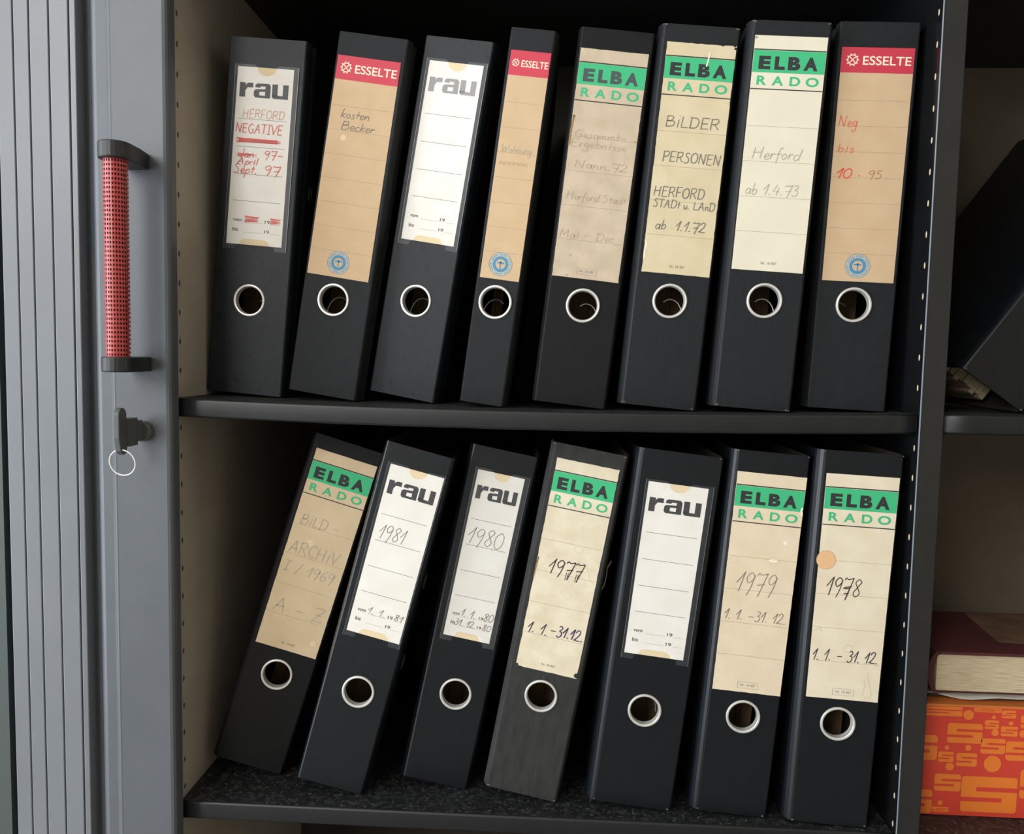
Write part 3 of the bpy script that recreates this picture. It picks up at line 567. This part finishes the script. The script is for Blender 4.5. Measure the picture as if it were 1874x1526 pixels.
def make_label(k, w, rect):
    if k in 'Aab'[0:1]:
        L = white_label(k, w, rect)
        L.hand('HERFORD', .14, .90, .282, .046, redpen_l, .0007, .05)
        L.hand('NEGATIVE', .03, .88, .368, .052, redpen, .0009, .05)
        L.rect(.10, .80, .398, .420, redmark, 3); scribble(L, .04, .86, .410, .020, redmark, 5, .0012)
        L.hand('Jan', .10, .40, .505, .045, redpen, .0008); L.hand('97-', .56, .93, .505, .045, redpen, .0008); scribble(L, .10, .45, .492, .012, redmark, 5, .0011)
        L.hand('April', .10, .48, .545, .040, redpen, .0009); L.hand('Sept.', .03, .48, .595, .050, redpen, .0009); L.hand('97', .58, .88, .595, .050, redpen, .0009)
        scribble(L, .31, .55, .854, .028, redmark, 13, .0014); scribble(L, .77, .95, .856, .026, redmark, 11, .0013)
        return L
    if k == 'C': return white_label(k, w, rect)
    if k == 'e': return white_label(k, w, rect)
    if k == 'b':
        L = white_label(k, w, rect); L.hand('1981', .10, .60, .432, .085, pencil, .0005, .12)
        L.hand('1. 1.', .28, .62, .870, .040, pencil, .0005); L.hand('81', .78, .95, .870, .034, pencil, .0006); return L
    if k == 'c':
        L = white_label(k, w, rect); L.hand('1980', .06, .84, .436, .100, pencil, .0005, .14)
        L.hand('1. 1.', .27, .60, .870, .045, pencil, .0005); L.hand('80', .76, .98, .870, .045, pencil, .0005)
        L.hand('31. 12.', .18, .64, .928, .038, pencil, .0005); L.hand('80', .78, .97, .928, .036, pencil, .0005); return L
    if k in 'BDH':
        L = tan_label(w, rect, k == 'D')
        if k == 'B':
            L.hand('kosten', .17, .64, .276, .040, pencil, .0006, .2); L.hand('Becker', .20, .74, .328, .038, pencil, .0006, .2); L.disc(.27, .365, 0, .0026, mat('label_scuff_tan', (224, 192, 150), .8), 1)
        if k == 'D': L.hand('Wohnung', .08, .86, .440, .034, pencil_l, .0005, .15); L.hand('nnnnnn', .08, .80, .496, .030, mat('pencil_erased', (198, 166, 128), .8), .0006, .2)
        if k == 'H':
            L.hand('Neg', .03, .30, .335, .046, redpen, .0007, .1); L.hand('bis', .05, .29, .446, .038, redpen, .0007, .1)
            L.hand('10', .06, .28, .556, .042, redmark, .0009, .25); L.hand('.', .36, .42, .545, .04, redpen, .0008); L.hand('95', .50, .70, .553, .034, mat('brown_pencil', (176, 120, 88), .8), .0006)
        return L
    L = green_label(k, w, rect, k in 'Efg', {'E': .00010, 'F': .00018, 'd': .00018, 'f': .00010, 'a': .00010}.get(k, .00003), k == 'E')
    if k == 'E':
        er = mat('pencil_smudge', (182, 164, 139), .85)
        for t, tx, a0, a1 in ((.385, 'Gesammt-', .06, .86), (.425, 'Ergebnisse', .02, .86), (.515, 'Nann.72', .12, .92), (.655, 'Herford.Stadt', .06, .95), (.825, 'Mai - Dec', .03, .85)): L.hand(tx, a0, a1, t, .034, er, .0006, .1)
        L.path([(.015, .30), (.03, .29), (.01, .35), (.006, .42)], .0016, tear, 2)
    if k == 'F':
        L.hand('BiLDER', .10, .90, .362, .046, pencil, .0008, .05); L.hand('PERSONEN', .12, .97, .512, .044, pencil, .0008, .05)
        L.hand('HERFORD', .05, .80, .664, .044, pencil, .0008, .05); L.hand('STADt u. LAnD', .06, .97, .712, .036, pencil, .0007, .05); L.hand('ab  1.1.72', .12, .86, .808, .042, pencil, .0008, .15)
        L.path([(.63, .035), (.62, .06), (.60, .095)], .0012, scuff, 4)
        for a, t in ((.80, .0), (.985, .012), (.97, .0)): L.disc(a, t, 0, .0011, cloth['cloth'], 4, 8)
        L.path([(.005, .86), (.03, .88), (.01, .91), (.02, .94)], .0012, scuff, 2)
    if k == 'G': L.hand('Herford', .12, .80, .52, .050, pencil_l, .0007, .15); L.hand('ab 1.4.73', .07, .82, .672, .046, pencil_l, .0006, .15); L.disc(.02, .01, 0, .0008, pencil, 2, 8)
    if k == 'a':
        L.hand('BiLD -  .', .10, .95, .377, .052, pencil_l, .0009, .05); L.hand('ARCHiV', .06, .88, .523, .060, pencil_l, .0010, .05)
        L.hand('I / 1969', .06, .90, .618, .052, pencil_l, .0009, .1); L.hand('A - Z', .10, .93, .822, .068, pencil_l, .0010, .05)
        L.disc(.35, .455, 0, .0030, mat('tan_scuff', (222, 198, 160), .8), 1, 16); L.disc(.88, .93, 0, .0028, mat('tan_scuff', (222, 198, 160), .8), 1, 16)
    if k == 'd':
        L.hand('1977', .20, .76, .535, .072, ink, .0009, .1); [L.path([(a_, .515), (a_-.008, .552)], .0005, ink) for a_ in (.505, .535, .665, .695)]
        L.hand('1. 1.', .06, .40, .828, .052, ink, .0009, .15); L.hand('-', .42, .54, .820, .05, ink, .0009); L.hand('31.12.', .54, .98, .822, .050, ink2, .0010, .1)
        for cx, cz, r_ in ((.62, .40, .0040), (.60, .625, .0034), (.22, .47, .0045)): L.disc(cx, cz, r_, r_+.0003, tidemark, 1, 20, sq=.7)
        L.path([(.72, .455), (.80, .47), (.90, .53), (.97, .545)], .0004, tidemark, 1); L.disc(.985, .985, 0, .0022, cloth['worn'], 4, 10); L.disc(.01, .995, 0, .0016, cloth['worn'], 4, 10)
        L.path([(.006, .50), (.02, .47), (.004, .56)], .0010, tear, 2)
    if k == 'f':
        L.hand('1979', .15, .74, .540, .092, pencil, .0006, .15); L.hand('1. 1. -31. 12.', .04, .95, .668, .046, pencil, .0006, .15)
        L.disc(.66, .385, .0040, .0043, tidemark, 1, 20, sq=.45); L.disc(.66, .385, 0, .0040, scuff, 1, 20, sq=.4); L.disc(.10, .40, .0028, .0031, tidemark, 1, 16); L.disc(.80, .30, 0, .0016, scuff, 1, 12)
        L.path([(.985, .135), (.97, .15), (.99, .17)], .0014, scuff, 4)
    if k == 'g':
        L.hand('1978', .13, .62, .532, .078, ink, .0008, .12); L.hand('7', .36, .46, .545, .05, ink, .0009, .1); L.hand('1. 1. - 31. 12.', .03, .95, .828, .050, ink, .0008, .15)
        L.disc(.10, .381, 0, .0078, stain, 2, 40); L.disc(.10, .381, .0076, .0080, mat('stain_rim', (206, 158, 114), .8), 3, 40)
        L.disc(.52, .77, .0032, .0036, tidemark, 1, 20); L.path([(.78, .90), (.80, .93), (.78, .97), (.84, .985), (.90, .97), (.88, .94), (.84, .90), (.82, .87)], .0004, tidemark, 1); L.path([(.03, .70), (.10, .685), (.14, .70)], .0006, tidemark, 1)
    return L
for k, (px, py, lean, yaw, w, h, rect, rc) in BIN.items():
    mk, wear, lab = INFO[k]
    if k == 'x': z, grp = .0006, None
    elif k.isupper():
        tt = (px-XL)/(XR-XL); z = -SAG*4*tt*(1-tt)+.0008; grp = 'ring binders on the upper shelf'
    else: z, grp = -H2+.0008, 'ring binders on the lower shelf'
    shr = .0018 if k in 'Hgf' else .003
    z += shr*math.sin(R(lean))
    root = thing('ring_binder', (px, py, z), lab, 'ring binder', grp, (0, R(lean), R(yaw)))
    ty = math.tan(R(yaw))*DEP; c = max(0, -ty)+.004; a = max(0, ty)+.004
    if k == 'x': a, c = .0015, .010
    cover_mesh(w, h, a, c, rc[0], rc[1], cloth[mk], wear, SHL[k], shr).build('cover', root, merge=True)
    ring_mesh(rc[0]-w, rc[1]).build('finger_ring', root)
    # lever mechanism and filed sheets inside, seen through the finger hole
    cx, cz = rc[0]-w, rc[1]; b = MB()
    sgn = 1 if k in 'AEFGae' else -1
    b.tube([(cx+sgn*(.004+.011*math.cos(t*PI/10)), .030+.003*t/10, cz-.012+.016*math.sin(t*PI/10)) for t in range(0, 8)], .0006, steel, 8)
    b.box(cx-.012, cx+.012, .040, .0415, cz+.03, cz+.15, steel); b.build('lever_mechanism', root)
    b = MB(); x0, x1 = -w+max(a*.6, .004)+.003, -max(c*.6, .004)-.003; N = 9 if k == 'x' else 3
    xm0, xm1 = x0+.0, x1
    y1 = .24; f_ = y1/DEP
    for q in range(N):
        xa = x0+(x1-x0)*q/N; xb = x0+(x1-x0)*(q+1)/N; ln = random.uniform(0, .006)
        b.box(xa+.0002, xb-.0002, .050+random.uniform(0, .004), .20+random.uniform(0, .01), (.001 if k == 'x' else .006)+ln, .300, pages if k == 'x' else filed)
    b.build('paper_stack', root)
    if rect:
        L = make_label(k, w, rect); L.mb.build('spine_label', root)
        if k in 'ACbce': pocket(L, root, k == 'c')
    if k in 'Ab':       # small locking eyelets in the right-hand cover
        for zc in ((.19,) if k == 'A' else (.196, .117)):
            b = MB(); m_ = mat('black_eyelet', (60, 60, 58), .35)
            b.tube([(.0030, .030+.0035*math.cos(2*PI*q/20), zc+.0062*math.sin(2*PI*q/20)) for q in range(20)], .0011, m_, 8, True); b.build('cover_eyelet', root)
    if k == 'd':        # torn slot with a loose thread on the right-hand cover
        b = MB(); b.face([(.0033, .020, .160), (.0033, .028, .162), (.0033, .028, .205), (.0033, .021, .203)], mat('torn_board', (104, 88, 64), .9)); b.build('torn_slot', root)
        b = MB(); b.tube([(.0025, .008, .196), (.0045, .012, .200), (.0050, .016, .207), (.0045, .020, .214), (.0070, .022, .220), (.0065, .024, .216), (.0042, .022, .212)], .0005, mat('loose_thread', (180, 172, 150), .9), 6); b.build('loose_thread', root)

# ------------------------------------------------------------------ right-hand compartment: patterned box, sheets, book
BX0, BX1, BY0, BY1, BZ0, BZ1 = .6665, .905, .0335, .290, -H2+.0006, -.2556
orange = mat('box_orange', (226, 120, 40), .6); redbox = mat('box_red', (204, 62, 44), .6)
box = thing('cardboard_box', (.78, .16, BZ0), 'orange and red patterned cardboard box on the lower shelf of the right compartment', 'box')
def rel(mb, name, root, **k):
    o = mb.build(name, root, **k); o.matrix_parent_inverse = Matrix.Translation(-Vector(root.location)); return o
b = MB(); b.box(BX0, BX1, BY0, BY1, BZ0, BZ1-.002, redbox); body = rel(b, 'box_body', box)
S = lambda px, py: (px, py)
PXO, PYO, KS = 1690.0, 1287.6, None
# pattern laid out in millimetres from the box's top left visible corner
def rrect(mb, x0, x1, z0, z1, r, m, y):
    pts = []
    for cx, cz, a0 in ((x1-r, z1-r, 0), (x0+r, z1-r, 90), (x0+r, z0+r, 180), (x1-r, z0+r, 270)):
        pts += [(cx+r*math.cos(R(a0+q*15)), y, cz+r*math.sin(R(a0+q*15))) for q in range(7)]
    mb.face(pts, m)
pt = MB(); Y = BY0-.0002
OX, OZ = .6762, BZ1-.002
def smark(x, z, wd, ht, dot=True):
    """rounded S: block with two slits; x,z = top left in mm"""
    x0, x1, z1, z0 = OX+x/1000, OX+(x+wd)/1000, OZ-z/1000, OZ-(z+ht)/1000; hh = ht/1000; ww = wd/1000
    rrect(pt, x0, x1, max(z0, BZ0+.0004), min(z1, OZ-.0002), min(.16*hh, .003), orange, Y)
    t = .075*hh
    pt.face([(x0+.27*ww, Y-.0002, z1-.34*hh-t), (x1, Y-.0002, z1-.34*hh-t), (x1, Y-.0002, z1-.34*hh+t*.6), (x0+.27*ww, Y-.0002, z1-.34*hh+t*.6)], redbox)
    pt.face([(x0, Y-.0002, z1-.66*hh-t*.6), (x0+.73*ww, Y-.0002, z1-.66*hh-t*.6), (x0+.73*ww, Y-.0002, z1-.66*hh+t), (x0, Y-.0002, z1-.66*hh+t)], redbox)
def dot(x, z, r):
    pt.face([(OX+x/1000+r/1000*math.cos(q*PI/12), Y, OZ-z/1000+r/1000*math.sin(q*PI/12)) for q in range(24)], orange)
# px on the photo -> mm on the box front: 2.06 px per mm
def q(px, py): return (px-1690)/2.08, (py-1289-(px-1690)*.055)/2.08
for x0, y0, x1, y1 in ((1737, 1322, 1800, 1363), (1803, 1318, 1828, 1336), (1832, 1330, 1862, 1350), (1798, 1352, 1842, 1383), (1843, 1358, 1890, 1397), (1723, 1376, 1751, 1397), (1756, 1379, 1793, 1406),
                       (1719, 1418, 1767, 1453), (1768, 1423, 1868, 1496), (1655, 1342, 1721, 1393), (1655, 1446, 1717, 1494), (1832, 1300, 1857, 1316), (1782, 1288, 1831, 1305), (1718, 1481, 1748, 1492), (1866, 1310, 1900, 1336), (1660, 1270, 1762, 1311),
                       (1872, 1412, 1930, 1470), (1905, 1330, 1960, 1372), (1940, 1400, 2000, 1450)):
    a_ = q(x0, y0); c_ = q(x1, y1); xx = max(a_[0], (BX0-OX)*1000+.5); zz = max(a_[1], .3); smark(xx, zz, c_[0]-xx, min(c_[1]-a_[1], 98.5-zz) if a_[1] > 0 else c_[1]-zz)
for px, py, r in ((1773, 1308, 9.5), (1818, 1313, 3.5), (1849, 1325, 4), (1822, 1342, 6.5), (1738, 1369, 4), (1776, 1370, 5.5), (1745, 1405, 7.5), (1821, 1401, 15.5), (1732, 1474, 4.5), (1688, 1323, 10), (1680, 1424, 9), (1872, 1345, 7)):
    x, z = q(px, py); dot(x, z, r/2.08)
rel(pt, 'box_pattern', body)
b = MB(); b.box(BX0-.0001, BX1+.0001, BY0-.0001, BY1+.0001, BZ1-.002, BZ1, mat('box_lid_orange', (208, 116, 48), .6)); rel(b, 'box_lid', box)
# loose sheets and film between box and book
sheetm = mat('white_sheet', (214, 208, 196), .7); dsheet = mat('dark_folder', (58, 52, 48), .6)
def sheet(name, label, cat, m, x0, x1, y0, y1, z, amp, ph, th=.0008, sag=0):
    b = MB(); N, Mn = 22, 6
    def zf(i, j): return z + amp*math.sin(i*.9+ph)*(1-.15*j)*.5 + amp*.5*math.sin(i*.37+j*.7+ph*2) - sag*(i/N)
    for i in range(N):
        for j in range(Mn):
            g = lambda ii, jj, d: (x0+(x1-x0)*ii/N, y0+(y1-y0)*jj/Mn+.002*math.sin(ii*.6+ph), zf(ii, jj)+d)
            b.face([g(i, j, th), g(i+1, j, th), g(i+1, j+1, th), g(i, j+1, th)], m, True); b.face([g(i, j, 0), g(i, j+1, 0), g(i+1, j+1, 0), g(i+1, j, 0)], m, True)
            if j == 0: b.face([g(i, 0, 0), g(i+1, 0, 0), g(i+1, 0, th), g(i, 0, th)], m)
    o = b.build(name, merge=True); return tag(o, label, cat)
sheet('paper_folder', 'dark folder lying on the lid of the orange box', 'folder', dsheet, .672, .88, .046, .22, BZ1+.0006, .0010, .3, .0012)
sheet('paper_sheet', 'crumpled white sheet squeezed under the maroon book', 'paper', sheetm, .680, .86, .041, .20, BZ1+.0042, .0026, 1.1, .0007)
sheet('plastic_sleeve', 'crumpled greyish plastic sleeve between maroon book and orange box', 'plastic sleeve', mat('grey_plastic_sleeve', (150, 148, 144), .3), .676, .87, .043, .19, BZ1+.0072, .0022, 2.7, .0006, .0015)
# thick maroon book
KZ0, KZ1, KY0, KY1, KX0, KX1 = -.2458, -.2078, .0325, .150, .677, .862
maroon = mat('maroon_cloth', (80, 31, 30), .7, (70, 27, 27), 60, bump=.2, bscale=900); worn_m = mat('worn_brown_cover', (112, 84, 62), .75, (96, 68, 52), 50)
book = thing('book', (.77, .09, KZ0), 'thick maroon book with cream pages lying flat above the orange box', 'book')
b = MB(); b.box(KX0+.010, KX1, KY0-.0015, KY1, KZ1-.0025, KZ1, maroon)
b.box(KX0+.010, KX1, KY0+.003, KY1, KZ0, KZ0+.0025, maroon)
sp = [(KX0+.010, KZ0)] + [(KX0+.010-.009*math.sin(q_*PI/10), (KZ0+KZ1)/2-(KZ1-KZ0)/2*math.cos(q_*PI/10)) for q_ in range(1, 10)] + [(KX0+.010, KZ1)] + [(KX0+.0115-.006*math.sin(q_*PI/10), (KZ0+KZ1)/2+(KZ1-KZ0-.004)/2*math.cos(q_*PI/10)) for q_ in range(0, 11)]
b.prism(sp, KY0-.0015, KY1, maroon, axis='y', smooth=False); rel(b, 'book_cover', book, bevel=.0006)
b = MB(); b.box(KX0+.0095, KX1-.004, KY0+.001, KY1-.001, KZ0+.0025, KZ1-.0025, pages); rel(b, 'page_block', book)
b = MB(); b.face([(.752, KY0+.028, KZ1+.0002), (KX1-.004, KY0+.012, KZ1+.0002), (KX1-.004, KY1-.002, KZ1+.0002), (.764, KY1-.002, KZ1+.0002)], worn_m); rel(b, 'cover_patch', book)
